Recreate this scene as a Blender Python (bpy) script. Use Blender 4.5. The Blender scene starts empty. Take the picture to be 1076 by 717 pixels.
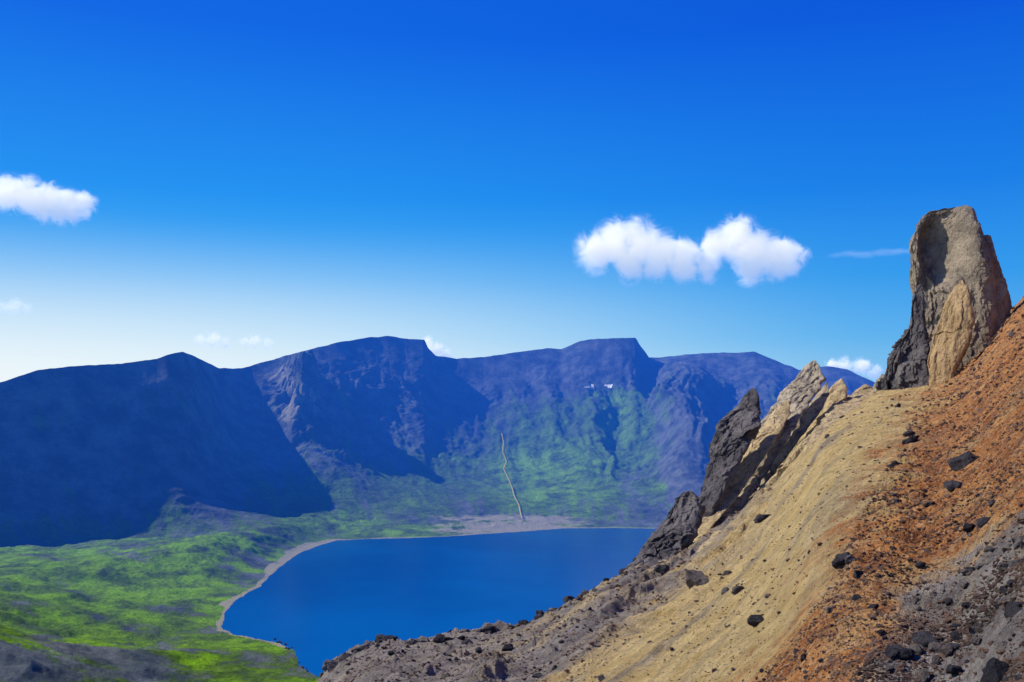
import bpy, math, random
import numpy as np
random.seed(7); rng=np.random.RandomState(7)
S=bpy.context.scene; COL=S.collection
FP=930.0; HOR=400.0; CX=538.0
R=math.radians
# ---------------------------------------------------------------- noise
def _h(ix,iy,iz,seed):
    h=(ix.astype(np.int64)*374761393+iy.astype(np.int64)*668265263+iz.astype(np.int64)*1440662683+seed*974634777)&0xFFFFFFFF
    h=((h^(h>>13))*1274126177)&0xFFFFFFFF
    h=((h^(h>>16))*2246822519)&0xFFFFFFFF
    return h^(h>>15)
def rnd(ix,iy,iz,seed=0): return (_h(ix,iy,iz,seed)&0xFFFFFF)/float(0xFFFFFF)
def pn(x,y,z=None,seed=0):
    x=np.asarray(x,float);y=np.asarray(y,float)
    z=np.zeros_like(x) if z is None else np.asarray(z,float)
    x,y,z=np.broadcast_arrays(x,y,z)
    X=np.floor(x);Y=np.floor(y);Z=np.floor(z);fx=x-X;fy=y-Y;fz=z-Z
    X=X.astype(np.int64);Y=Y.astype(np.int64);Z=Z.astype(np.int64)
    w=lambda t:t*t*t*(t*(t*6-15)+10)
    wx,wy,wz=w(fx),w(fy),w(fz); out=0
    for i in(0,1):
        for j in(0,1):
            for k in(0,1):
                h=_h(X+i,Y+j,Z+k,seed)
                g=((h&1023)/511.5-1)*(fx-i)+(((h>>10)&1023)/511.5-1)*(fy-j)+(((h>>20)&1023)/511.5-1)*(fz-k)
                out=out+g*(wx if i else 1-wx)*(wy if j else 1-wy)*(wz if k else 1-wz)
    return out*1.3
def fbm(x,y,z=None,o=5,seed=0,ridge=False,gain=.5):
    s=0;a=1;f=1;n=0
    for i in range(o):
        v=pn(np.asarray(x)*f,np.asarray(y)*f,None if z is None else np.asarray(z)*f,seed+i*17)
        if ridge: v=1-2*np.abs(v)*1.6
        s=s+v*a;n+=a;a*=gain;f*=2.03
    return s/n
def sst(a,b,x):
    t=np.clip((x-a)/(b-a),0,1);return t*t*(3-2*t)
# ---------------------------------------------------------------- objects
def mesh_np(name,V,Fq,smooth=True):
    me=bpy.data.meshes.new(name)
    V=np.asarray(V,dtype=np.float32);Fq=np.asarray(Fq,dtype=np.int32)
    n=Fq.shape[1]
    me.vertices.add(len(V));me.vertices.foreach_set('co',V.ravel())
    me.loops.add(Fq.size);me.loops.foreach_set('vertex_index',Fq.ravel())
    me.polygons.add(len(Fq));me.polygons.foreach_set('loop_start',np.arange(0,Fq.size,n,dtype=np.int32))
    me.polygons.foreach_set('loop_total',np.full(len(Fq),n,dtype=np.int32))
    me.polygons.foreach_set('use_smooth',np.full(len(Fq),smooth))
    me.update(calc_edges=True);me.validate()
    return me
def link(name,me,mat=None,label=None,cat=None,kind=None,group=None):
    o=bpy.data.objects.new(name,me);COL.objects.link(o)
    if mat and not me.materials: me.materials.append(mat)
    if label:o['label']=label
    if cat:o['category']=cat
    if kind:o['kind']=kind
    if group:o['group']=group
    return o
def gridfaces(nr,nc):
    i=np.arange(nr*nc).reshape(nr,nc)
    return np.stack([i[:-1,:-1],i[:-1,1:],i[1:,1:],i[1:,:-1]],-1).reshape(-1,4)
def setmask(me,arr):
    a=me.attributes.new('mask','FLOAT_COLOR','POINT')
    a.data.foreach_set('color',np.asarray(arr,dtype=np.float32).ravel())
# ---------------------------------------------------------------- node helper
class NT:
    def __init__(s,name):
        s.m=bpy.data.materials.new(name);s.m.use_nodes=True;s.t=s.m.node_tree
        s.t.nodes.clear();s.out=s.n('ShaderNodeOutputMaterial')
    def n(s,ty,**k):
        o=s.t.nodes.new(ty)
        for a,b in k.items():setattr(o,a,b)
        return o
    def l(s,a,b):s.t.links.new(a,b)
    def set(s,sock,v):
        if isinstance(v,bpy.types.NodeSocket):s.l(v,sock)
        else:sock.default_value=v
    def math(s,op,a,b=0.0,clamp=False):
        o=s.n('ShaderNodeMath',operation=op,use_clamp=clamp);s.set(o.inputs[0],a);s.set(o.inputs[1],b);return o.outputs[0]
    def mix(s,f,a,b):
        o=s.n('ShaderNodeMix',data_type='RGBA');s.set(o.inputs[0],f)
        s.set(o.inputs[6],a if isinstance(a,bpy.types.NodeSocket) else (*a,1));s.set(o.inputs[7],b if isinstance(b,bpy.types.NodeSocket) else (*b,1));return o.outputs[2]
    def noise(s,scale,detail=5,rough=.55,vec=None,dist=0):
        o=s.n('ShaderNodeTexNoise');o.inputs['Scale'].default_value=scale;o.inputs['Detail'].default_value=detail
        o.inputs['Roughness'].default_value=rough;o.inputs['Distortion'].default_value=dist
        s.l(vec or s.pos(),o.inputs['Vector']);return o.outputs['Fac']
    def pos(s):
        if not hasattr(s,'_p'):s._p=s.n('ShaderNodeNewGeometry').outputs['Position']
        return s._p
    def obj(s):
        if not hasattr(s,'_o'):s._o=s.n('ShaderNodeTexCoord').outputs['Object']
        return s._o
    def scale(s,vec,v,rot=None):
        o=s.n('ShaderNodeMapping');o.inputs['Scale'].default_value=v;s.l(vec,o.inputs['Vector'])
        if rot:o.inputs['Rotation'].default_value=rot
        return o.outputs[0]
    def step(s,v,a,b):
        o=s.n('ShaderNodeMapRange',interpolation_type='SMOOTHSTEP');s.l(v,o.inputs[0])
        o.inputs[1].default_value=a;o.inputs[2].default_value=b;return o.outputs[0]
    def bump(s,h,dist,strength=1):
        o=s.n('ShaderNodeBump');o.inputs['Strength'].default_value=strength;o.inputs['Distance'].default_value=dist
        s.l(h,o.inputs['Height']);return o.outputs[0]
    def bsdf(s,col,rough=.9,normal=None,spec=.15,haze=None):
        o=s.n('ShaderNodeBsdfPrincipled');s.set(o.inputs['Base Color'],col if isinstance(col,bpy.types.NodeSocket) else (*col,1))
        s.set(o.inputs['Roughness'],rough);o.inputs['Specular IOR Level'].default_value=spec
        if normal:s.l(normal,o.inputs['Normal'])
        if haze:      # painted aerial perspective: blue emission mixed into the surface, growing with distance
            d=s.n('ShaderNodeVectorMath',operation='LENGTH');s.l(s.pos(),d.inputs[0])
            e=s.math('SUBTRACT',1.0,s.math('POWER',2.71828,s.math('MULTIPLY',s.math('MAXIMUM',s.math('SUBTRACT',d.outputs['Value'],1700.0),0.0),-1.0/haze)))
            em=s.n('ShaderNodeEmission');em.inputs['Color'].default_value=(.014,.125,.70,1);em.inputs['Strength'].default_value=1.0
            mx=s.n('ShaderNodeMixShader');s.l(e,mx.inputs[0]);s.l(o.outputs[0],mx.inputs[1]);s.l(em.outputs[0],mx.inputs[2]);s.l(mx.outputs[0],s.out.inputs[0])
        else:s.l(o.outputs[0],s.out.inputs[0])
        return o
    def mask(s):
        a=s.n('ShaderNodeAttribute',attribute_name='mask');c=s.n('ShaderNodeSeparateColor');s.l(a.outputs['Color'],c.inputs[0]);return c.outputs
# ---------------------------------------------------------------- materials
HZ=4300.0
def mat_far():
    t=NT('mountain_ground');g,sd,br=t.mask()[:3]
    n1=t.noise(.012,8,.65);n2=t.noise(.05,8,.72);n3=t.noise(.004,4);n4=t.noise(.13,6,.75)
    rock=t.mix(t.step(n1,.35,.68),(.065,.09,.105),(.23,.255,.235))
    rock=t.mix(t.math('MULTIPLY',t.step(n3,.5,.7),.35),rock,(.18,.175,.13))
    gr=t.mix(t.step(n2,.3,.7),(.05,.11,.025),(.14,.23,.045))
    gr=t.mix(t.math('MULTIPLY',br,t.step(n1,.36,.58)),gr,(.26,.52,.014))
    gr=t.mix(t.math('MULTIPLY',t.step(n4,.50,.58),.45),gr,(.035,.075,.025))
    gm=t.step(t.math('ADD',g,t.math('MULTIPLY',t.math('SUBTRACT',n2,.5),.9)),.25,.75)
    c=t.mix(gm,rock,gr)
    c=t.mix(t.step(t.math('ADD',sd,t.math('MULTIPLY',t.math('SUBTRACT',n2,.5),.9)),.35,.7),c,(.42,.395,.25))
    h=t.math('ADD',n2,t.math('MULTIPLY',n4,.6))
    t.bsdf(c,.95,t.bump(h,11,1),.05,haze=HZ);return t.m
def mat_hill():
    t=NT('scree_ground');o_,tn,dk=t.mask()[:3]
    nf=t.noise(4.5,6,.7);nm=t.noise(.9,6,.65);nl=t.noise(.16,5,.6);nn=t.noise(16,3,.7)
    rv=t.scale(t.pos(),(1,1,1),(0,0,R(33.5)));ns=t.noise(1.9,7,.72,t.scale(rv,(1,.055,.10)),.3)   # streaks down the fall line
    grey=t.mix(t.step(nm,.3,.7),(.20,.175,.155),(.46,.40,.335))
    tan=t.mix(t.step(nm,.3,.72),(.66,.45,.16),(.92,.69,.30))
    tan=t.mix(t.math('MULTIPLY',t.step(nl,.5,.65),.35),tan,(.56,.43,.25))
    org=t.mix(t.step(nm,.35,.68),(.40,.14,.04),(.80,.35,.10))
    org=t.mix(t.math('MULTIPLY',t.step(nl,.48,.66),.4),org,(.28,.13,.075))
    org=t.mix(t.math('MULTIPLY',t.step(t.noise(.33,6,.7),.50,.66),.65),org,(.78,.50,.20))
    org=t.mix(t.math('MULTIPLY',t.step(t.noise(2.4,6,.75),.53,.58),.7),org,(.13,.055,.035))
    org=t.mix(t.math('MULTIPLY',t.step(t.noise(5.5,5,.75),.54,.60),.65),org,(.78,.52,.28))
    sk=t.step(ns,.50,.60)
    grey=t.mix(t.math('MULTIPLY',sk,.45),grey,(.54,.44,.27));tan=t.mix(t.math('MULTIPLY',sk,.42),tan,(.40,.31,.19))
    c=t.mix(tn,grey,tan);c=t.mix(o_,c,org)
    c=t.mix(t.math('MULTIPLY',dk,.7),c,(.12,.10,.09))
    sp=t.step(nf,.57,.62);c=t.mix(t.math('MULTIPLY',sp,.6),c,(.09,.07,.055))
    sp2=t.step(nn,.58,.64);c=t.mix(t.math('MULTIPLY',sp2,.45),c,(.70,.58,.44))
    h=t.math('ADD',t.math('MULTIPLY',nf,1.0),t.math('ADD',t.math('MULTIPLY',nm,1.4),t.math('MULTIPLY',nn,.35)))
    h=t.math('ADD',h,t.math('MULTIPLY',ns,t.math('SUBTRACT',1.0,t.math('MULTIPLY',o_,.9))))
    t.bsdf(c,.95,t.bump(h,.5,1),.05);return t.m
def mat_rock(name,a,b,c3,sc=1.0,streak=False,bd=.3):
    t=NT(name);v=t.pos()
    n1=t.noise(.35*sc,7,.7,v);n2=t.noise(2.2*sc,7,.75,v);n3=t.noise(9*sc,4,.7,v)
    c=t.mix(t.step(n1,.35,.65),a,b)
    if streak:
        m=t.n('ShaderNodeMapping');m.inputs['Rotation'].default_value=(0,R(28),0);m.inputs['Scale'].default_value=(1.6,1.6,.12);t.l(v,m.inputs[0])
        ns=t.noise(1.0,5,.65,m.outputs[0]);c=t.mix(t.math('MULTIPLY',t.step(ns,.5,.62),.75),c,c3)
    c=t.mix(t.math('MULTIPLY',t.step(n2,.53,.66),.75),c,c3)
    h=t.math('ADD',n2,t.math('MULTIPLY',n3,.35))
    t.bsdf(c,.92,t.bump(h,bd,1),.1);return t.m
def mat_lake():
    t=NT('lake_water');n=t.noise(.15,3,.6,t.scale(t.pos(),(1,.5,1)));nl=t.noise(.002,3)
    c=t.mix(t.step(nl,.35,.7),(.0,.075,.26),(.0,.10,.31))
    b=t.bsdf(c,.22,t.bump(n,.6,.6),.35);b.inputs['IOR'].default_value=1.33;return t.m
M_far=mat_far();M_hill=mat_hill();M_lake=mat_lake()
M_dark=mat_rock('dark_lava',(.08,.072,.072),(.21,.185,.17),(.035,.03,.033),1)
M_grey=mat_rock('grey_tuff',(.32,.265,.18),(.58,.48,.32),(.12,.10,.085),.7,True)
M_main=mat_rock('weathered_tuff',(.27,.22,.155),(.54,.43,.29),(.10,.085,.07),.9,bd=.6)
M_tan=mat_rock('tan_tuff',(.54,.40,.20),(.76,.58,.31),(.24,.18,.12),.9,True,bd=.4)
M_spire=mat_rock('warm_tuff',(.50,.33,.15),(.68,.47,.23),(.20,.13,.08),.9,True,bd=.5)
M_bould=mat_rock('boulder_lava',(.03,.028,.033),(.11,.10,.105),(.018,.016,.018),3)
M_bould2=mat_rock('boulder_grey',(.12,.10,.09),(.28,.24,.20),(.05,.04,.04),3)
M_grav=mat_rock('gravel_stone',(.08,.055,.045),(.34,.21,.14),(.035,.028,.025),2)
t=NT('snow');t.bsdf((.78,.80,.82),.6);M_snow=t.m
t=NT('path_dust');n=t.noise(.05);t.bsdf(t.mix(n,(.38,.34,.2),(.50,.45,.29)),.95);M_path=t.m
# ---------------------------------------------------------------- lake outline (world plan)
ZL=-500.0
def lakept(px,py):
    Y=-ZL*FP/(py-HOR);return((px-CX)/FP*Y,Y)
shore=[(960,575),(860,560),(760,557),(690,555.5),(640,555),(590,555.5),(560,558),(520,560.5),(480,563.5),(430,565.5),(390,566.5),(355,568),(335,573),(318,580),(305,588),(294,596),(284,606),(272,617),(252,628),(242,637),(236,648),(234,660),(246,667),(272,671),(296,676),(310,684),(314,696),(322,706),(345,716),(420,730),(600,730),(800,700),(960,640)]
LP=np.array([lakept(*p) for p in shore])
def lake_sd(x,y):
    d=np.full(x.shape,1e12);ins=np.zeros(x.shape,bool);n=len(LP)
    for i in range(n):
        ax,ay=LP[i];bx,by=LP[(i+1)%n];ex,ey=bx-ax,by-ay
        h=np.clip(((x-ax)*ex+(y-ay)*ey)/(ex*ex+ey*ey),0,1)
        d=np.minimum(d,(x-ax-h*ex)**2+(y-ay-h*ey)**2)
        if abs(by-ay)>1e-9:
            c=((ay>y)!=(by>y))&(x<(bx-ax)*(y-ay)/(by-ay)+ax);ins^=c
    d=np.sqrt(d);d=np.where(ins,-d,d)
    return d+fbm(x/70,y/70,o=4,seed=303)*16
# ---------------------------------------------------------------- far terrain
def K(pts):
    a=np.array(pts,float);return lambda p:np.interp(p,a[:,0],a[:,1])
def KS(pts,sg,lo=-520,hi=1620):
    a=np.array(pts,float);g=np.arange(lo,hi,1.0);v=np.interp(g,a[:,0],a[:,1]);k=int(sg*3)
    ker=np.exp(-.5*(np.arange(-k,k+1)/sg)**2);ker/=ker.sum();v=np.convolve(np.pad(v,k,'edge'),ker,'valid')
    return lambda p:np.interp(p,g,v)
rim_py=K([(-260,410),(-60,404),(0,402),(40,389),(75,385),(130,382),(165,377),(183,371),(192,369.5),(205,375),(230,387),(255,387),(300,374),(350,361),(385,355),(408,353),(425,356),(446,357),(450,366),(458,374),(480,377),(510,375),(545,370),(575,366),(590,367),(606,360),(620,356.5),(645,355.5),(668,355),(672,362),(682,376),(700,375),(720,373),(750,370.5),(775,371),(792,369.5),(806,375),(820,381),(840,389),(855,386),(870,385),(890,388),(902,394),(915,400),(940,412),(1330,430)])
rim_D=KS([(-260,2400),(0,2800),(192,3260),(250,3950),(400,4750),(450,4850),(480,4950),(590,5200),(660,5050),(700,5300),(800,5100),(915,4800),(1330,4600)],14)
foot_D=KS([(-260,2200),(0,2430),(100,2560),(200,2620),(260,2600),(300,2640),(350,2820),(450,3060),(560,3090),(640,3040),(690,3000),(800,2950),(1330,2900)],18)
conc=KS([(-260,.1),(0,.1),(200,.12),(260,.45),(380,.95),(470,1.0),(600,1.0),(680,.75),(720,.5),(1330,.5)],12)
spur=KS([(-260,0),(0,.0),(60,.0),(120,.0),(200,-.0),(255,-.06),(298,.06),(335,.07),(365,.03),(420,.0),(475,-.04),(520,-.03),(560,.03),(595,.06),(640,-.06),(668,-.05),(705,.20),(728,.17),(765,-.06),(810,.08),(850,-.05),(1330,0)],9)
def meadow_z(x,y):
    d=lake_sd(x,y);do=np.maximum(d,0)
    z=ZL-24*sst(0,60,-d)+.02*np.minimum(do,100)
    left=sst(-250,-1100,x)*sst(2900,1500,y)
    z=z+sst(10,500,do)*28+left*60*sst(0,600,do)
    # swells, hummocks and the low hill at the near left
    n=fbm(x/330,y/260,o=6,seed=3)
    z=z+n*36*sst(20,300,do)+fbm(x/120,y/90,o=6,seed=9,ridge=True,gain=.56)*8*sst(10,160,do)
    z=z+85*np.exp(-(((x+870)/270)**2+((y-1250)/190)**2))
    u_=(x+800+(y-2450)*-.30)            # low spur running out from the wall towards the shore
    z=z+55*np.exp(-((u_/150)**2))*np.exp(-(((y-2560)/380)**2))*sst(0,200,do)*(1+.4*fbm(x/80,y/80,o=4,seed=19))
    z=np.where(d<0,ZL-np.minimum(-d*.1,20)-.3,np.maximum(z,ZL+.3+.012*do))
    return z,d
px=np.arange(-260,1331,1.5);nc=len(px)
D=rim_D(px);Fd=foot_D(px)+fbm(px/120,px*0,o=1,seed=6)*50*sst(420,300,px)
rp=rim_py(px)+fbm(px/14,px*0,o=4,seed=5)*1.6
zr=(HOR-rp)/FP*D
rowsA=np.linspace(0,1,300);rowsB=np.linspace(0,1,460);NB=len(rowsB)
YA=850+(Fd-850)[None,:]*(rowsA[:,None]**1.0)
YB=Fd[None,:]+(D-Fd)[None,:]*rowsB[:,None]
back=np.array([15,40,90,180,350,700,1300,2500,6000,14000,30000.])
YC=D[None,:]+back[:,None]
U=((px-CX)/FP)[None,:]
def farz(Y):
    X=U*Y;zm,d=meadow_z(X,Y)
    return X,zm,d
XA,zA,dA=farz(YA)
XB,zBm,dB=farz(YB)
T=rowsB[:,None]+0*px[None,:];P=px[None,:]+0*T
wv=fbm(XB/420,YB/420,o=5,seed=33)*34
pp=P-(1-T)*np.interp(P,[0,250,520,600,1330],[60,60,70,25,-45])+wv          # ribs lean as they come down
env=np.clip(T*(1-T)*4,0,1)**1.2
gul=fbm(pp/44+fbm(P/60,T*3,o=3,seed=23)*.6,T*1.3,o=6,seed=21,ridge=True,gain=.54)
gul2=fbm(pp/10+fbm(P/40,T*4,o=3,seed=24)*.9,T*2.2,o=5,seed=27,gain=.6)
fine=fbm(XB/210+fbm(XB/200,YB/200,o=3,seed=43)*.5,YB/310,o=7,seed=41,ridge=True,gain=.60)
gamp=K([(0,.009),(190,.012),(260,.034),(400,.038),(500,.034),(600,.034),(680,.07),(740,.07),(800,.05)])(P)*(.45+.55*sst(.1,.7,T))
famp=K([(0,.006),(190,.008),(270,.028),(600,.026),(700,.034)])(P)
t2=T+env*(spur(pp)+gamp*(gul-.25)+famp*(fine-.4))
rib=np.exp(-((pp-300)/11)**2)*sst(.5,.75,T)*sst(1.0,.92,T)
t2=t2+rib*(.09+.16*(fine-.3))
t2=np.clip(t2,0,1.2)
k=conc(P)
sm=t2*t2/(t2+.10)*1.1
prof=(1-k)*sm+k*t2**2.5
prof=prof+env*.045*sst(.80,.88,t2+.03*fine)
zB=zBm*(1-T)+ZL*T+(zr[None,:]-ZL)*np.clip(prof,0,None)
zB[-1]=zr
vmax=(zr/D)[None,:]*YB-.0015*YB*(1-T)**.5
zB=np.minimum(zB,vmax)
zB=np.maximum(zB,np.where(dB<0,zBm,ZL+1))
zC=zr[None,:]-back[:,None]*.35;zC=np.maximum(zC,-420-0*zC);XC=U*YC
zC[-3:]=-450
# masks
def patch(P,PY,cx,cy,rx,ry):return np.exp(-(((P-cx)/rx)**2+((PY-cy)/ry)**2))
PYB=HOR-zB/YB*FP
nz=fbm(XB/300,YB/300,o=5,seed=51);nzf=fbm(XB/90,YB/70,o=5,seed=53,gain=.6)
gB=.14+.80*patch(P,PYB,590,490,125,60)+.5*patch(P,PYB,345,535,120,40)+.45*patch(P,PYB,650,440,60,40)+.40*patch(P,PYB,80,560,180,20)+.15*patch(P,PYB,300,450,60,60)+.30*patch(P,PYB,450,510,110,35)+nz*.5+nzf*.35+.8*gul2+.2*(gul-.35)
gB=gB-.5*patch(P,PYB,715,470,28,60)-.25*sst(.75,.95,T)
brB=.10+.8*patch(P,PYB,585,500,90,45)+.6*patch(P,PYB,650,440,40,30)+.8*patch(P,PYB,370,545,40,15)+nz*.8+.8*gul2
sB=(1.6*patch(P,PYB,530,548,85,8)+.8*patch(P,PYB,440,557,70,4))*(.75+1.2*nzf+.8*nz)+.75*patch(P,PYB,300,412,26,32)*(.5+1.5*fine)+.45*sst(.1,.4,gul2*-1)*sst(.2,.5,T)*sst(240,330,P)
PYA=HOR-zA/YA*FP;PA=px[None,:]+0*YA
nA=fbm(XA/230,YA/150,o=5,seed=61)
nA2=fbm(XA/70,YA/60,o=5,seed=63,gain=.65)
gA=.92+nA*1.4+nA2*1.2-.85*patch(PA,PYA,10,700,170,34)-.3*patch(PA,PYA,160,582,70,12)-.4*patch(PA,PYA,270,590,40,40)
brA=.50+nA*2.4+nA2*1.8+.5*patch(PA,PYA,90,600,150,40)-.6*patch(PA,PYA,60,710,170,30)
bw=8+18*sst(-.2,.4,fbm(XA/150,YA/150,seed=71,o=3))+30*patch(PA,PYA,310,580,40,20)
sA=np.where((dA<bw)&(dA>-5),1.0,0)*sst(1500,1750,YA)*(.75+.6*nA2+.3*nA)+1.6*patch(PA,PYA,535,555,85,8)*(.75+1.4*nA2)
def mk(*a):
    z=[np.clip(v,0,1) for v in a];return np.stack(z+[np.ones_like(z[0])],-1).reshape(-1,4)
V=np.stack([XA,YA,zA],-1).reshape(-1,3)
zB[0]=zA[-1]
me=mesh_np('meadow',V,gridfaces(*YA.shape));setmask(me,mk(gA,sA,brA))
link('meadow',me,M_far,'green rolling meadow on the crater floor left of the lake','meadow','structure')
XW=np.vstack([XB,XC]);YW=np.vstack([YB,YC]);ZW=np.vstack([zB,zC])
ex=lambda a,v:np.vstack([a,np.full_like(XC,v)])
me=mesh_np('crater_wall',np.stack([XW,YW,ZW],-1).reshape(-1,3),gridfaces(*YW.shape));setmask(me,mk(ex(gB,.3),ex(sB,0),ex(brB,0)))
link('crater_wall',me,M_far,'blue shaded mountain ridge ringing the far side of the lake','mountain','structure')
me=bpy.data.meshes.new('lake')
c=LP.mean(0)
big=[((p-c)*1.06+c) for p in LP]
me.from_pydata([(p[0],p[1],ZL) for p in big],[],[list(range(len(big)))]);me.update()
link('lake',me,M_lake,'deep blue crater lake below the mountains','lake','structure')
def hit(pxq,pyq):
    ci=int(round((pxq+260)/1.5));v=HOR-ZW[:NB,ci]/YW[:NB,ci]*FP
    vm=np.minimum.accumulate(v)
    idx=np.argmax(vm<=pyq);return (pxq-CX)/FP*YW[idx,ci],YW[idx,ci],ZW[idx,ci]
pts=[(527,457),(529,466),(528,476),(532,486),(529,494),(534,504),(538,514),(540,522),(545,532),(548,546)]
NPt=160
pts=np.array([(np.interp(s,range(len(pts)),[p[0] for p in pts]),np.interp(s,range(len(pts)),[p[1] for p in pts])) for s in np.linspace(0,len(pts)-1,NPt)])
vs=[];
for q in pts:
    x,y,z=hit(*q);y-=5;w_=2.1;vs+= [(x-w_,y,z+6),(x+w_,y,z+6)]
me=bpy.data.meshes.new('path');me.from_pydata(vs,[],[(2*i,2*i+1,2*i+3,2*i+2) for i in range(NPt-1)])
link('path',me,M_path,'thin pale trail zigzagging down the green slope to the shore','path','structure')
for (a,b,w,h,lb) in [(620,408,5.5,2.4,'left small white snow patch high on the far green slope'),(640,407,4.2,1.9,'right small white snow patch high on the far green slope')]:
    vs=[]
    x0,y0,z0=hit(a,b)
    for i in range(14):
        th=i/14*6.283;rr_=1+.3*math.sin(3*th+a)
        x,y,z=hit(a+w*math.cos(th)*rr_,b-h*math.sin(th)*rr_);vs.append((x,y,z+5))
    vs.append((x0,y0,z0+6))
    me=bpy.data.meshes.new('snow_patch');me.from_pydata(vs,[],[(i,(i+1)%14,14) for i in range(14)])
    link('snow_patch',me,M_snow,lb,'snow patch',group='snow patches on the far slope')
# ---------------------------------------------------------------- foreground hillside
HH=6.0
sil=KS([(-500,1900),(0,1150),(200,930),(300,790),(330,722),(345,702),(365,688),(385,678),(400,674),(440,673),(480,666),(520,660),(560,650),(600,632),(640,613),(665,604),(685,596),(700,590),(720,577),(745,561),(770,544),(800,518),(830,484),(860,446),(890,422),(925,408),(960,403),(985,398),(1010,385),(1030,366),(1050,340),(1076,312),(1150,240),(1300,130),(1600,0)],9)
Yc_=KS([(-500,40),(200,52),(340,60),(500,62),(600,66),(690,76),(760,86),(850,102),(930,110),(1076,118),(1600,130)],25)
OB=([300,400,470,540,600,650,717,900],[985,978,945,908,880,850,795,650])
TB=([380,430,500,560,600,650,717,900],[840,850,815,772,732,678,600,450])
GB=([300,480,530,600,640,717,900],[1400,1200,1085,1010,960,895,760])
def slope_m(p):
    Y=Yc_(p);return (HOR-sil(p))/FP+HH/Y
def hill_z(p,Y):
    p=np.asarray(p,float);Y=np.asarray(Y,float)
    Yc=Yc_(p);X=(p-CX)/FP*Y
    z=-HH+slope_m(p)*np.minimum(Y,Yc)
    py0=HOR-(slope_m(p)-HH/np.minimum(Y,Yc))*FP
    inor=sst(-30,30,p-np.interp(py0,*OB))
    o=np.maximum(Y-Yc,0);z=z-1.25*o-.35*np.minimum(o,3)
    fade=1-.35*sst(.8,1.,Y/Yc)*(Y<=Yc)
    q=X*.83-Y*.55;a=X*.55+Y*.83
    rill=fbm(q/4.5+fbm(X/12,Y/12,o=2,seed=2)*.5,a/34,o=5,seed=101,ridge=True)
    edge=sst(.45,.8,Y/Yc)*sst(560,660,p)*sst(900,840,p)
    rz=sst(950,820,p)*.7+.25
    z=z+rill*(.46*rz*(1-.75*inor)+.95*edge)*sst(8,40,Y)*fade
    z=z+fbm(X/7,Y/7,o=4,seed=111)*.55*sst(3,40,Y)*fade
    z=z+fbm(X/1.6,Y/1.6,o=5,seed=121,gain=.62)*.32*(.4+.6*sst(5,60,Y))
    z=z+inor*(fbm(X/1.0,Y/1.0,o=5,seed=125,gain=.68)*.50+fbm(X/3.2,Y/3.2,o=4,seed=127,ridge=True)*.30)*sst(4,30,Y)
    z=z+sst(.05,.45,fbm(X/2.2,Y/2.2,o=5,seed=131,gain=.6))*.5*sst(740,560,p)*sst(20,40,Y)
    return X,z
hp=np.concatenate([np.arange(-500,300,8),np.arange(300,1110,1.15),np.arange(1110,1600,6)])
Yc=Yc_(hp)
rr2=np.concatenate([np.linspace(0,.55,60),np.linspace(.56,1,720)])
iv=1/3.5+(1/Yc-1/3.5)[None,:]*rr2[:,None]
YH=1/iv
bk=np.array([.2,.5,1,1.6,2.5,4,6,9,14,22,35,60,100,160,240,330,430]);YH=np.vstack([YH,Yc[None,:]+bk[:,None]])
PH=hp[None,:]+0*YH
XH,ZH=hill_z(PH,YH)
v0=slope_m(PH)-HH/np.minimum(YH,Yc_(PH));PYH=HOR-v0*FP
wob=fbm(XH/6,YH/6,o=6,seed=141,gain=.65)*115+fbm(XH/1.2,YH/1.2,o=4,seed=145)*80
ob=np.interp(PYH,*OB);tb=np.interp(PYH,*TB);gb=np.interp(PYH,*GB)
mo=sst(-35,35,PH-ob+wob*1.0)*(1-sst(-25,25,PH-gb+wob))
mt=sst(-45,45,PH-tb+wob*.7)*(1-sst(-25,25,PH-gb+wob))
q=XH*.83-YH*.55;a=XH*.55+YH*.83
st=fbm(q/1.8,a/26,o=5,seed=151)
left=sst(60,-110,PH-ob)
mt=np.clip(mt-sst(.08,.30,st)*.75*left*sst(170,20,PH-tb),0,1)
mt=np.clip(mt+sst(-.02,-.22,st)*.7*sst(-190,-10,PH-tb),0,1)*(1-sst(-25,25,PH-gb+wob))
md=sst(.05,.4,fbm(XH/3,YH/3,o=5,seed=161))*.65*(1-mt)*(1-mo)+.35*sst(.05,.3,st)*(1-mo)*left*sst(120,0,PH-tb)+.35*sst(.1,.35,fbm(XH/4,YH/4,o=5,seed=163))*mo
me=mesh_np('hillside',np.stack([XH,YH,ZH],-1).reshape(-1,3),gridfaces(*YH.shape));setmask(me,mk(mo,mt,md))
link('hillside',me,M_hill,'steep orange and tan scree hillside falling towards the lake','hillside','structure')
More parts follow.
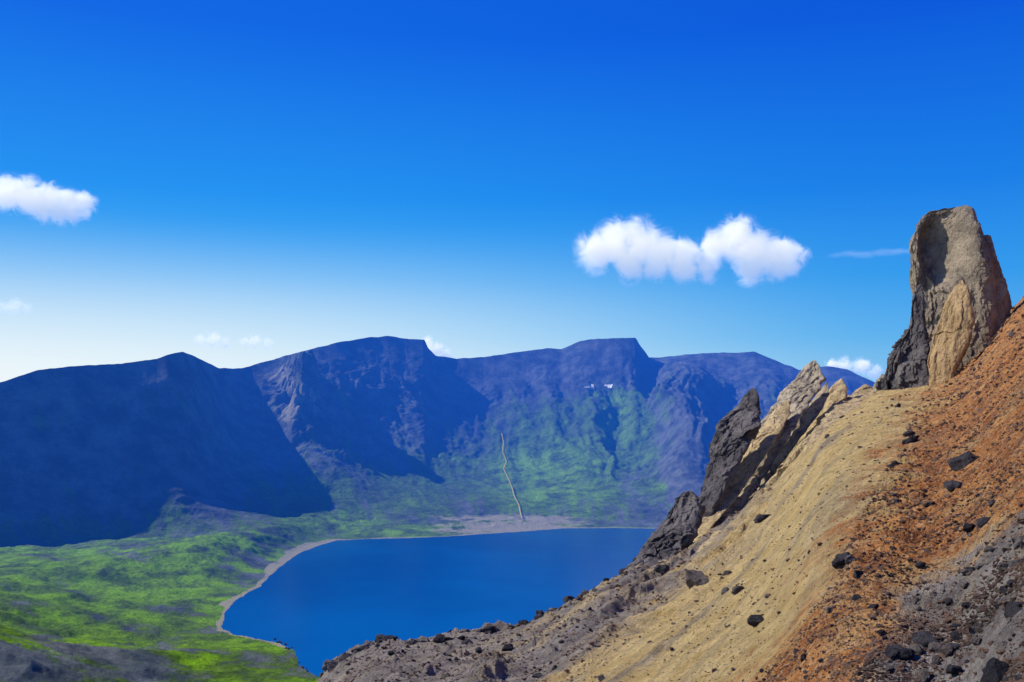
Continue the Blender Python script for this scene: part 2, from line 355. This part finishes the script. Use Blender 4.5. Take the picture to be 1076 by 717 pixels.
# ---------------------------------------------------------------- lofted rock masses
def loft(name,Lp,Rp,Y,ratio,mat,label,cat='rock',amp=1.0,dents=(),pw=.62,seed=0,n=170,rows=220,block=1.0,group=None,skew=.75,grain=0.0,out=None):
    Lp=sorted([(b,a) for a,b in Lp]);Rp=sorted([(b,a) for a,b in Rp])
    y0=max(Lp[0][0],Rp[0][0]);y1=min(Lp[-1][0],Rp[-1][0])
    py=np.linspace(y0,y1,rows);l=K(Lp)(py);r=K(Rp)(py)
    cx=(l+r)/2
    if out is not None:      # the rib stands on the ridge edge and runs on down the slope, half buried in it
        mm=slope_m(cx)-(HOR-py)/FP;yc=Yc_(cx)
        Ys=np.where(mm>HH/yc,HH/np.maximum(mm,1e-3),yc);Ys=np.minimum(Ys,yc)
        fr=np.linspace(0,1,rows)
        Yr=Ys-2.0-out*(1-fr**3)+1.6*fr**4
        kk_=31;Yr=np.convolve(np.pad(Yr,kk_//2,'edge'),np.ones(kk_)/kk_,'valid')
    else: Yr=np.full(rows,float(Y))
    sc=Yr/FP
    hw=(r-l)/2*sc;cxw=(cx-CX)*sc
    hd=np.convolve(np.pad(hw*ratio,12,'edge'),np.ones(25)/25,'valid')
    z=(HOR-py)*sc
    topz=z[0]
    f=np.sqrt(np.clip((topz-z)/(hw.max()+1e-6),0,1)); hd=hd*(.35+.65*f)
    th=np.linspace(0,2*math.pi,n,endpoint=False)
    c,s=np.cos(th),np.sin(th);e=lambda v:np.sign(v)*np.abs(v)**pw
    cy=Yr
    X=cxw[:,None]+hw[:,None]*e(c)[None,:];YY=cy[:,None]-hd[:,None]*e(s)[None,:]-skew*hw[:,None]*e(c)[None,:];Z=z[:,None]+0*X
    kk=YY/cy[:,None];X=X*kk;Z=Z*kk
    nx=c[None,:]+0*X;ny=-s[None,:]*1.0+0*X
    wx=fbm(X/2.5,YY/2.5,Z/2.5,o=3,seed=seed+1)*1.2
    def cell(s1,sd,zs=1.):
        a=(X+wx)/s1;b=(YY+wx*.7)/s1;c_=(Z+wx-grain*X)/(s1*zs)
        return rnd(np.floor(a).astype(int),np.floor(b).astype(int),np.floor(c_).astype(int),sd)-.5
    d=fbm(X/4,YY/4,Z/6,o=6,seed=seed+2,gain=.58)*1.3+fbm((X-grain*Z)/1.3,YY/1.5,Z/4.5,o=5,seed=seed+3,ridge=True,gain=.55)*.50
    d=d+(cell(2.4,seed+5,2.2)*.60+cell(1.0,seed+6,2.0)*.30)*block+fbm(X/.7,YY/.7,Z/.7,o=4,seed=seed+7,gain=.6)*.35
    lim=np.minimum(1,hw/1.8)[:,None]
    d=(d-.2)*amp*lim
    px_=X/YY*FP+CX
    X=X+nx*d*.7;YY=YY+ny*d
    for (dx,dy,rx,ry,dep) in dents:
        g=np.exp(-((((px_-dx)/rx)**2+((py[:,None]-dy)/ry)**2)**1.8));YY=YY+g*dep*np.clip(s,0,1)[None,:]**.5
    Z=Z+fbm(X/1.2,YY/1.2,Z/1.2,o=4,seed=seed+8)*.5*amp+fbm(X/2.5,YY/2.5,o=3,seed=seed+9)*.9*amp*sst(4,0,topz-Z)
    V=np.stack([X,YY,Z],-1).reshape(-1,3)
    i=np.arange(rows*n).reshape(rows,n);j=np.roll(i,-1,1)
    Fq=np.stack([i[:-1],i[1:],j[1:],j[:-1]],-1).reshape(-1,4)
    V=np.vstack([V,[[V[:n,0].mean(),V[:n,1].mean(),V[:n,2].mean()+.1]],[[V[-n:,0].mean(),V[-n:,1].mean(),V[-n:,2].mean()]]])
    tp=len(V)-2;bt=len(V)-1
    fl=[tuple(q) for q in Fq.tolist()]+[(tp,int(i[0,k2]),int(i[0,(k2+1)%n])) for k2 in range(n)]+[(bt,int(i[-1,(k2+1)%n]),int(i[-1,k2])) for k2 in range(n)]
    org=np.array([cxw[-1],Yr[-1],z[-1]])
    me=bpy.data.meshes.new(name);me.from_pydata((V-org).tolist(),[],fl);me.update()
    o=link(name,me,mat,label,cat,group=group);o.location=org
    return o
loft('rock_pinnacle',[(1000,216),(985,220),(970,228),(963,238),(957,260),(957,290),(961,318),(957,345),(943,366),(932,386),(927,408),(925,450)],
 [(1012,216),(1020,220),(1028,238),(1037,256),(1043,275),(1046,300),(1046,330),(1043,360),(1040,400),(1035,450)],108,.40,M_main,
 'tall brown rock pinnacle with a hollowed face standing highest on the ridge',cat='rock pinnacle',amp=1.0,seed=11,dents=[(994,260,24,36,3.8)],n=260,rows=320,block=.8,skew=.70)
loft('rock_slab',[(1034,248),(1029,275),(1025,310),(1022,350),(1020,420)],[(1041,248),(1050,275),(1057,300),(1063,322),(1056,345),(1052,360),(1050,420)],105,.6,M_main,
 'dark rock slab leaning against the right side of the tall pinnacle',cat='rock',amp=.7,seed=31,skew=.35)
loft('rock_spire',[(1010,294),(1003,302),(997,313),(991,326),(985,342),(980,360),(976,380),(976,420)],[(1012,294),(1017,302),(1021,318),(1024,338),(1020,355),(1011,375),(1003,392),(1000,420)],97,.5,M_spire,
 'pointed tan striped rock spire in front of the tall pinnacle',cat='rock spire',amp=.55,seed=41,block=1.0,skew=.9)
loft('rock_rubble',[(962,300),(957,340),(945,362),(934,380),(928,400),(926,430)],[(970,300),(974,340),(978,370),(980,400),(978,430)],103,.7,M_dark,
 'dark crumbling rock at the left foot of the tall pinnacle',cat='rock',amp=1.2,seed=51,block=1.8)
G=.75
loft('rock_fin',[(854,379),(846,386),(838,397),(826,409),(810,428),(797,448),(788,470),(778,490),(764,512),(746,535),(724,560),(698,585),(670,612)],
 [(857,379),(863,385),(867,397),(861,413),(850,428),(838,446),(825,468),(812,488),(798,510),(778,535),(752,560),(724,590),(692,612)],93,.42,M_grey,
 'long slanting grey brown rock fin, tallest of the row on the ridge edge',cat='rock fin',amp=.8,seed=61,n=200,rows=340,grain=G,out=2.2)
loft('rock_fin',[(882,399),(874,405),(860,420),(848,436),(836,455),(820,478),(800,505),(776,532),(748,562),(716,596)],[(885,399),(889,409),(888,420),(878,436),(865,452),(848,476),(824,502),(797,530),(766,562),(730,596)],97,.45,M_tan,
 'lower tan rock fin just right of the tall slanting fin',cat='rock fin',amp=.7,seed=71,block=1.0,grain=G,rows=280,out=2.8)
loft('rock_fin',[(826,420),(814,432),(800,450),(786,472),(770,498),(752,524),(730,552),(704,582)],[(829,420),(831,434),(820,454),(805,478),(788,504),(768,530),(744,560),(716,586)],90,.4,M_tan,
 'narrow slanting rock rib between the black crag and the tallest fin',cat='rock fin',amp=.5,seed=75,block=1.0,grain=G,rows=260,out=3.6)
loft('rock_fin',[(868,404),(860,413),(848,428),(832,450),(814,474),(792,502),(768,530)],[(870,404),(872,414),(864,430),(848,452),(829,478),(806,506),(780,534)],98,.4,M_grey,
 'thin grey rock fin wedged between the tallest fin and the lower tan one',cat='rock fin',amp=.45,seed=76,block=.9,grain=G,rows=240,out=3.2)
loft('rock_fin',[(908,405),(901,410),(886,421),(866,440),(844,464),(818,494),(788,528)],[(911,405),(921,411),(916,421),(898,440),(872,466),(842,496),(806,528)],104,.5,M_tan,
 'small blunt tan rock fin, the one nearest the pinnacle',cat='rock fin',amp=.7,seed=78,block=1.2,grain=G,rows=240,out=2.0)
loft('rock_crag',[(926,394),(921,400),(916,408),(912,420),(910,430)],[(929,394),(934,400),(938,408),(938,420),(936,430)],107,.7,M_grey,
 'small jagged grey outcrop on the crest just left of the tall pinnacle foot',cat='rock crag',amp=.6,seed=88,block=1.2,n=90,rows=90)
loft('rock_crag',[(789,409),(783,414),(778,424),(768,432),(760,438),(752,455),(748,474),(742,495),(737,515),(732,540),(722,570)],[(792,409),(797,416),(799,430),(795,448),(788,465),(776,490),(760,515),(748,540),(734,570)],89,.6,M_dark,
 'jagged black lava crag left of the slanting grey fin',cat='rock crag',amp=1.0,seed=81,block=1.5,n=190,rows=260,grain=G*.6,out=.8)
loft('rock_crag',[(715,517),(708,523),(703,536),(698,548),(688,562),(680,576),(668,592),(650,612)],[(728,517),(735,522),(737,535),(735,550),(725,570),(708,590),(682,615)],79,.7,M_dark,
 'low dark rubbly crag at the lower end of the rock row beside the lake',cat='rock crag',amp=1.1,seed=91,block=1.9,out=.5)
# ---------------------------------------------------------------- boulders
def ico(sub):
    bpy.ops.mesh.primitive_ico_sphere_add(subdivisions=sub,radius=1);o=bpy.context.object
    me=o.data;V=np.array([v.co[:] for v in me.vertices]);Fc=np.array([p.vertices[:] for p in me.polygons])
    bpy.data.objects.remove(o);bpy.data.meshes.remove(me);return V,Fc
I4=ico(4);I1=ico(2)
def rockverts(V,sd,cuts=11,na=.16):
    r=np.random.RandomState(sd);V=V.copy()
    for i in range(cuts):
        n=r.normal(size=3);n/=np.linalg.norm(n);c=r.uniform(.4,.8);d=V@n;V-=np.outer(np.maximum(d-c,0),n)
    d=fbm(V[:,0]*1.7,V[:,1]*1.7,V[:,2]*1.7,o=4,seed=sd);V*= (1+na*d)[:,None]
    return V
BM=[];BM2=[]
for i in range(8):
    vv=rockverts(I4[0],200+i,na=.4)
    for M_,L_st in((M_bould,BM),(M_bould2,BM2)):
        me=mesh_np('boulder',vv,I4[1],smooth=False);me.materials.append(M_);L_st.append(me)
def place(pxq,pyq):
    m=float(slope_m(pxq));v=(HOR-pyq)/FP;yc=float(Yc_(pxq))
    Y=HH/(m-v) if m-v>1e-6 else yc
    if Y>yc or Y<0:Y=yc
    X,z=hill_z(np.array([pxq]),np.array([Y]));return float(X[0]),Y,float(z[0])
def boulder(pxq,pyq,w,label,group=None,i=None,fl=.7,name='boulder',pale=False,sink=.35):
    x,y,z=place(pxq,pyq+w*.2);i=random.randrange(8) if i is None else i
    o=link(name,(BM2 if pale else BM)[i],None,label,'boulder' if name=='boulder' else 'stone',group=group)
    s=w/2*y/FP*1.2;o.scale=(s,s*random.uniform(.8,1.1),s*fl*random.uniform(.85,1.15));o.location=(x,y,z+s*fl*sink)
    o.rotation_euler=(random.uniform(-.4,.4),random.uniform(-.3,.3),random.uniform(0,6.28))
for a in [
(733,614,30,'largest grey boulder lying on the tan slope below the rock fins'),
(692,604,19,'dark boulder at the slope edge just below the low rubbly crag'),
(776,628,13,'small upright dark boulder on tan scree right of the largest grey boulder'),
(803,553,17,'dark boulder alone on tan scree under the slanting fin'),
(765,600,14,'small flat dark boulder on tan scree above right of the largest grey boulder'),
(797,657,19,'dark flat boulder on tan scree near the orange ground'),
(885,593,22,'black boulder on the left border of the orange gravel, left one of a close pair'),
(902,603,17,'black boulder on the left border of the orange gravel, right one of a close pair'),
(1015,484,30,'wide black boulder high on the orange gravel'),
(1035,554,27,'grey black boulder where orange gravel meets grey rubble at the right'),
(957,465,15,'black boulder on the upper edge of the orange gravel below the pinnacle'),
(943,492,15,'black boulder on the upper orange border, below another black one'),
(1003,516,20,'black boulder in the middle of the orange gravel'),
(972,672,34,'big dark boulder in the grey rubble at the bottom right'),
(940,690,32,'dark flat boulder at the bottom edge left of the grey rubble'),
(1068,640,30,'dark boulder at the right edge of the grey rubble'),
(1050,703,40,'large dark boulder in the bottom right corner'),
(401,671,22,'black knobbly boulder on the lowest left stretch of the slope edge'),
(365,690,22,'black boulder on the leftmost tip of the slope'),
(491,678,15,'dark boulder on grey scree near the lower slope edge'),
(514,661,14,'small dark boulder right on the lower slope edge above the lake'),
(512,672,11,'small dark stone just below the slope edge at the bottom centre'),
(533,684,12,'small dark boulder on grey scree, bottom centre'),
(600,626,20,'long dark boulder lying on the slope edge against the blue lake'),
(626,617,16,'dark boulder on the slope edge, uphill of the long dark one'),
(660,604,16,'dark boulder on the slope edge just below the crag row'),
(940,436,8,'small dark stone on tan slope left below the pinnacle'),
(1020,600,20,'brown boulder in grey rubble right of the orange gravel'),
(845,700,12,'dark stone on tan scree at the bottom, left of the orange'),
(565,705,12,'dark stone at the bottom edge on grey scree'),
(870,462,7,'tiny dark stone on the upper tan slope beside the lower fin'),
(583,704,9,'dark stone at the very bottom next to a slightly larger one'),
]: boulder(*a,pale=('grey boulder' in a[3] or 'brown' in a[3]),sink=.1)
# broken rock strung along the lower edge of the slope
for i in range(78):
    a=338+ (i+random.random())*4.6
    if a>700:break
    boulder(a,float(sil(a))+random.uniform(-1,7),random.choice([5,6,8,9,11,14]),'broken dark rock in the rubble line along the lower slope edge',group='broken rocks along the lower slope edge',name='stone',pale=random.random()<.35,fl=.8,sink=0.0)
def inreg(a,b):
    o=float(np.interp(b,*OB));g=float(np.interp(b,*GB))
    return 'rubble' if a>g else 'orange' if a>o else 'tan' if a>float(np.interp(b,*TB)) else 'grey'
cnt=dict(rubble=0,orange=0,tan=0,grey=0);lim=dict(rubble=75,orange=95,tan=24,grey=60)
txt=dict(rubble='in the grey rubble at the bottom right',orange='scattered on the orange gravel',tan='scattered on the smooth tan scree',grey='on the grey scree of the lower slope')
for _ in range(9000):
    a=random.uniform(340,1076);b=random.uniform(330,717)
    sl_=float(sil(a))
    if b<sl_+(8 if a<700 else 2):continue
    if 690<a<880 and b<sl_+40:continue
    rg=inreg(a,b)
    if cnt[rg]>=lim[rg]:continue
    cnt[rg]+=1
    nr=(b-300)/417
    pale=random.random()<{'rubble':.6,'orange':.3,'tan':.4,'grey':.5}[rg]
    boulder(a,b,random.choice([3,4,4,5,6,8,12] if rg!='grey' else [3,3,4,5,6,7])*(.6+.6*nr)*(1.3 if rg=='rubble' else .8 if rg=='tan' else 1),('loose pale grey stone ' if pale else 'loose dark stone ')+txt[rg],group={'rubble':'loose stones in the grey rubble','orange':'loose stones on the orange gravel','tan':'loose stones on the tan scree','grey':'loose stones on the grey scree'}[rg],name='stone',pale=pale)
# dark rocks on the near shore of the lake
for i in range(14):
    a=random.uniform(290,326);b=float(np.interp(a,[290,310,314,326],[674,684,694,708]))+random.uniform(-4,1)
    x,y=lakept(a-3,b);zz,dd=meadow_z(np.array([x]),np.array([y]))
    o=link('stone',BM[i%8],None,'small dark rock on the green shore at the near tip of the lake','stone',group='dark rocks on the near lake shore')
    s=random.uniform(2.0,4.2);o.scale=(s,s,s*.8);o.location=(x,y,max(float(zz[0]),ZL)+s*.2);o.rotation_euler=(.2,.1,random.uniform(0,6))
# gravel: uncountable
base=[rockverts(I1[0],300+i,cuts=7) for i in range(6)]
Vs=[];Fs=[];off=0;N=24000
ga=rng.uniform(330,1090,120000);gb_=rng.uniform(320,730,120000)
sl=sil(ga);ok=gb_>sl+1
ga=ga[ok];gb_=gb_[ok]
m=slope_m(ga);Yq=HH/np.maximum(m-(HOR-gb_)/FP,.02);Yq=np.minimum(Yq,Yc_(ga))
cl=fbm((ga-CX)/FP*Yq/3,Yq/3,o=4,seed=171)
reg=np.array([inreg(a,b) for a,b in zip(ga,gb_)])
pr=np.where(reg=='tan',.09,np.where(reg=='orange',.8,np.where(reg=='rubble',.9,.45)))*np.clip(.6+cl*2.5,.1,1.6)
sel=np.where(rng.uniform(size=len(ga))<pr)[0][:N]
Xq,Zq=hill_z(ga[sel],Yq[sel]);Yq=Yq[sel]
for i in range(len(sel)):
    w=rng.choice([1.6,2,2.5,3.2,4.2,6],p=[.25,.27,.22,.14,.08,.04]);s=w/2*Yq[i]/FP*(1.0+.5*(reg[sel[i]]=='rubble'))
    B=base[rng.randint(6)]*np.array([s*rng.uniform(.8,1.3),s*rng.uniform(.8,1.3),s*rng.uniform(.5,.9)])
    th=rng.uniform(0,6.28);c_,s_=math.cos(th),math.sin(th);B=B@np.array([[c_,s_,0],[-s_,c_,0],[0,0,1]])
    Vs.append(B+np.array([Xq[i],Yq[i],Zq[i]+s*.15]));Fs.append(I1[1]+off);off+=len(B)
me=mesh_np('gravel',np.vstack(Vs),np.vstack(Fs),smooth=False)
link('gravel',me,M_grav,'fine loose gravel strewn over the scree hillside','gravel','stuff')
# ---------------------------------------------------------------- clouds
def cloud(label,sph,Y,dens=1.0,name='cloud',bright=.48,group=None,flat=1.0,amp=3.4):
    sc=Y/FP
    ox=np.mean([s[0] for s in sph]);oy=np.mean([s[1] for s in sph])
    S3=[((s[0]-ox)*sc,(random.uniform(-.25,.25))*s[2]*sc,(oy-s[1])*sc/flat,s[2]*sc) for s in sph]
    V0,F0=I1
    Vs=[];Fs=[];off=0
    for (x,y,z,r) in S3:
        Vs.append(V0*r*1.28+np.array([x,y,z]));Fs.append(F0+off);off+=len(V0)
    me=mesh_np(name,np.vstack(Vs),np.vstack(Fs))
    t=NT('cloud_vapour');rm=np.mean([s[3] for s in S3]);cur=None
    n1=t.noise(1.1/rm,10,.70,t.obj(),.8)
    for (x,y,z,r) in S3:
        d=t.n('ShaderNodeVectorMath',operation='DISTANCE');t.l(t.obj(),d.inputs[0]);d.inputs[1].default_value=(x,y,z)
        v=t.math('SUBTRACT',1.0,t.math('DIVIDE',d.outputs['Value'],r*1.27))
        cur=v if cur is None else t.math('MAXIMUM',cur,v)
    f=t.math('ADD',cur,t.math('MULTIPLY',t.math('SUBTRACT',n1,.57),amp))
    edge=t.math('MULTIPLY',t.math('ADD',cur,0.0),2.1,True)
    f=t.math('MULTIPLY',t.math('MULTIPLY',f,1.4,True),edge)
    dn=t.math('MULTIPLY',f,dens*3.4/rm)
    vs=t.n('ShaderNodeVolumeScatter');vs.inputs['Anisotropy'].default_value=.1;vs.inputs['Color'].default_value=(.97,.98,1,1);t.l(dn,vs.inputs['Density'])
    sp=t.n('ShaderNodeSeparateXYZ');t.l(t.obj(),sp.inputs[0])
    g=t.step(sp.outputs['Z'],-1.0*rm,.8*rm)
    em=t.n('ShaderNodeEmission');t.l(t.mix(g,(.42,.58,.88),(.92,.96,1)),em.inputs['Color']);t.l(t.math('MULTIPLY',dn,bright),em.inputs['Strength'])  # vapour glows by itself; whiter top and bluer base are painted-in shading
    ad=t.n('ShaderNodeAddShader');t.l(vs.outputs[0],ad.inputs[0]);t.l(em.outputs[0],ad.inputs[1]);t.l(ad.outputs[0],t.out.inputs['Volume'])
    try:t.m.cycles.volume_step_rate=.35
    except Exception as e:print(e)
    o=link(name,me,t.m,label,'cloud',group=group);o.location=((ox-CX)*sc,Y,(HOR-oy)*sc);o.scale=(1,1,flat)
    md=o.modifiers.new('r','REMESH');md.mode='VOXEL';md.voxel_size=rm*.14
    return o
cloud('bigger white cumulus cloud of the pair, left one, rounded on top',[(628,264,24),(648,256,27),(672,257,28),(696,268,26),(720,274,24),(742,282,17),(660,278,20),(690,283,16)],7000)
cloud('white cumulus cloud of the pair, right one with a tall rounded head',[(752,258,19),(775,252,25),(790,262,26),(812,270,25),(832,272,19),(790,284,18),(815,284,15)],7300)
cloud('white puffy cloud at the left edge of the sky',[(8,204,20),(28,207,22),(48,212,22),(68,218,20),(86,215,15),(62,226,13)],7000)
cloud('small faint cloud low at the far left',[(4,324,9),(16,322,11),(28,325,7)],9000,.12)
cloud('small faint cloud above the left saddle, left one of two',[(212,358,8),(224,357,10),(236,361,7)],9500,.22)
cloud('small faint cloud above the left saddle, right one of two',[(258,360,7),(268,359,9),(282,362,7)],9500,.2)
cloud('tiny white cloud touching the ridge notch behind the central peak',[(450,362,9),(458,368,10),(466,374,9)],9000,.6)
cloud('small bright cloud behind the ridge left of the pinnacle',[(874,384,8),(888,384,10),(904,386,11),(920,392,9)],9000,.6)
cloud('thin faint streak of cloud just left of the tall pinnacle',[(880,268,12),(894,267,16),(910,267,18),(926,266,18),(942,265,16),(956,264,13)],9000,.035,flat=.25,amp=2.2)
# ---------------------------------------------------------------- light and sky
AZ=-68;EL=40
sun=bpy.data.lights.new('sun','SUN');sun.energy=5.0;sun.angle=R(.5);sun.color=(1,.95,.86)
so=bpy.data.objects.new('sun',sun);COL.objects.link(so)
import mathutils
sv=mathutils.Vector((math.sin(R(AZ))*math.cos(R(EL)),math.cos(R(AZ))*math.cos(R(EL)),math.sin(R(EL))))
so.rotation_euler=sv.to_track_quat('Z','Y').to_euler()
w=bpy.data.worlds.new('World');S.world=w;w.use_nodes=True;nt=w.node_tree;nt.nodes.clear()
N_=nt.nodes.new;L_=nt.links.new
out=N_('ShaderNodeOutputWorld');bg=N_('ShaderNodeBackground')
sky=N_('ShaderNodeTexSky');sky.sky_type='NISHITA';sky.sun_disc=False;sky.sun_elevation=R(EL);sky.sun_rotation=R(AZ);sky.altitude=2400;sky.air_density=1.0;sky.dust_density=.3;sky.ozone_density=2
tc=N_('ShaderNodeTexCoord');sep=N_('ShaderNodeSeparateXYZ');L_(tc.outputs['Generated'],sep.inputs[0])
rp_=N_('ShaderNodeValToRGB');L_(sep.outputs['Z'],rp_.inputs[0]);cr=rp_.color_ramp
def lin(r,g,b):
    f=lambda c:((c/255+.055)/1.055)**2.4 if c>10 else c/255/12.92
    return(f(r),f(g),f(b),1)
stops=[(0,(180,224,250)),(.045,(124,203,250)),(.11,(68,178,249)),(.20,(28,147,245)),(.36,(4,104,232)),(.7,(0,72,192)),(1,(0,62,172))]
cr.elements[0].position=0;cr.elements[0].color=lin(*stops[0][1]);cr.elements[1].position=1;cr.elements[1].color=lin(*stops[-1][1])
for p_,c_ in stops[1:-1]:
    e=cr.elements.new(p_);e.color=lin(*c_)
dot=N_('ShaderNodeVectorMath');dot.operation='DOT_PRODUCT';L_(tc.outputs['Generated'],dot.inputs[0]);dv=mathutils.Vector((math.sin(R(-60)),math.cos(R(-60)),0.0));dot.inputs[1].default_value=dv
mr=N_('ShaderNodeMapRange');mr.interpolation_type='SMOOTHSTEP';L_(dot.outputs['Value'],mr.inputs[0]);mr.inputs[1].default_value=.1;mr.inputs[2].default_value=.95
mz=N_('ShaderNodeMapRange');mz.interpolation_type='SMOOTHSTEP';L_(sep.outputs['Z'],mz.inputs[0]);mz.inputs[1].default_value=.18;mz.inputs[2].default_value=-.02
mm=N_('ShaderNodeMath');mm.operation='MULTIPLY';L_(mr.outputs[0],mm.inputs[0]);L_(mz.outputs[0],mm.inputs[1])
# the side of the sky away from the sun is deeper
md_=N_('ShaderNodeMapRange');md_.interpolation_type='SMOOTHSTEP';L_(dot.outputs['Value'],md_.inputs[0]);md_.inputs[1].default_value=.75;md_.inputs[2].default_value=.0
dm=N_('ShaderNodeMix');dm.data_type='RGBA';dm.blend_type='MULTIPLY';L_(md_.outputs[0],dm.inputs[0]);L_(rp_.outputs[0],dm.inputs[6]);dm.inputs[7].default_value=(.5,.74,.92,1)
mx=N_('ShaderNodeMix');mx.data_type='RGBA';L_(mm.outputs[0],mx.inputs[0]);L_(dm.outputs[2],mx.inputs[6]);mx.inputs[7].default_value=lin(242,251,255)
sc_=N_('ShaderNodeVectorMath');sc_.operation='SCALE';L_(sky.outputs[0],sc_.inputs[0]);sc_.inputs['Scale'].default_value=.06
m2=N_('ShaderNodeMix');m2.data_type='RGBA';m2.inputs[0].default_value=.06;L_(mx.outputs[2],m2.inputs[6]);L_(sc_.outputs[0],m2.inputs[7])
L_(m2.outputs[2],bg.inputs[0]);bg.inputs[1].default_value=1.0;L_(bg.outputs[0],out.inputs[0])
# ---------------------------------------------------------------- camera
cam=bpy.data.cameras.new('camera');co=bpy.data.objects.new('camera',cam);COL.objects.link(co);S.camera=co
cam.sensor_width=36;cam.lens=36*FP/1076;cam.shift_y=(HOR-358.5)/1076;cam.clip_start=.5;cam.clip_end=60000
co.location=(0,0,0);co.rotation_euler=(R(90),0,0)
S.view_settings.view_transform='Standard';S.view_settings.look='None';S.view_settings.exposure=0
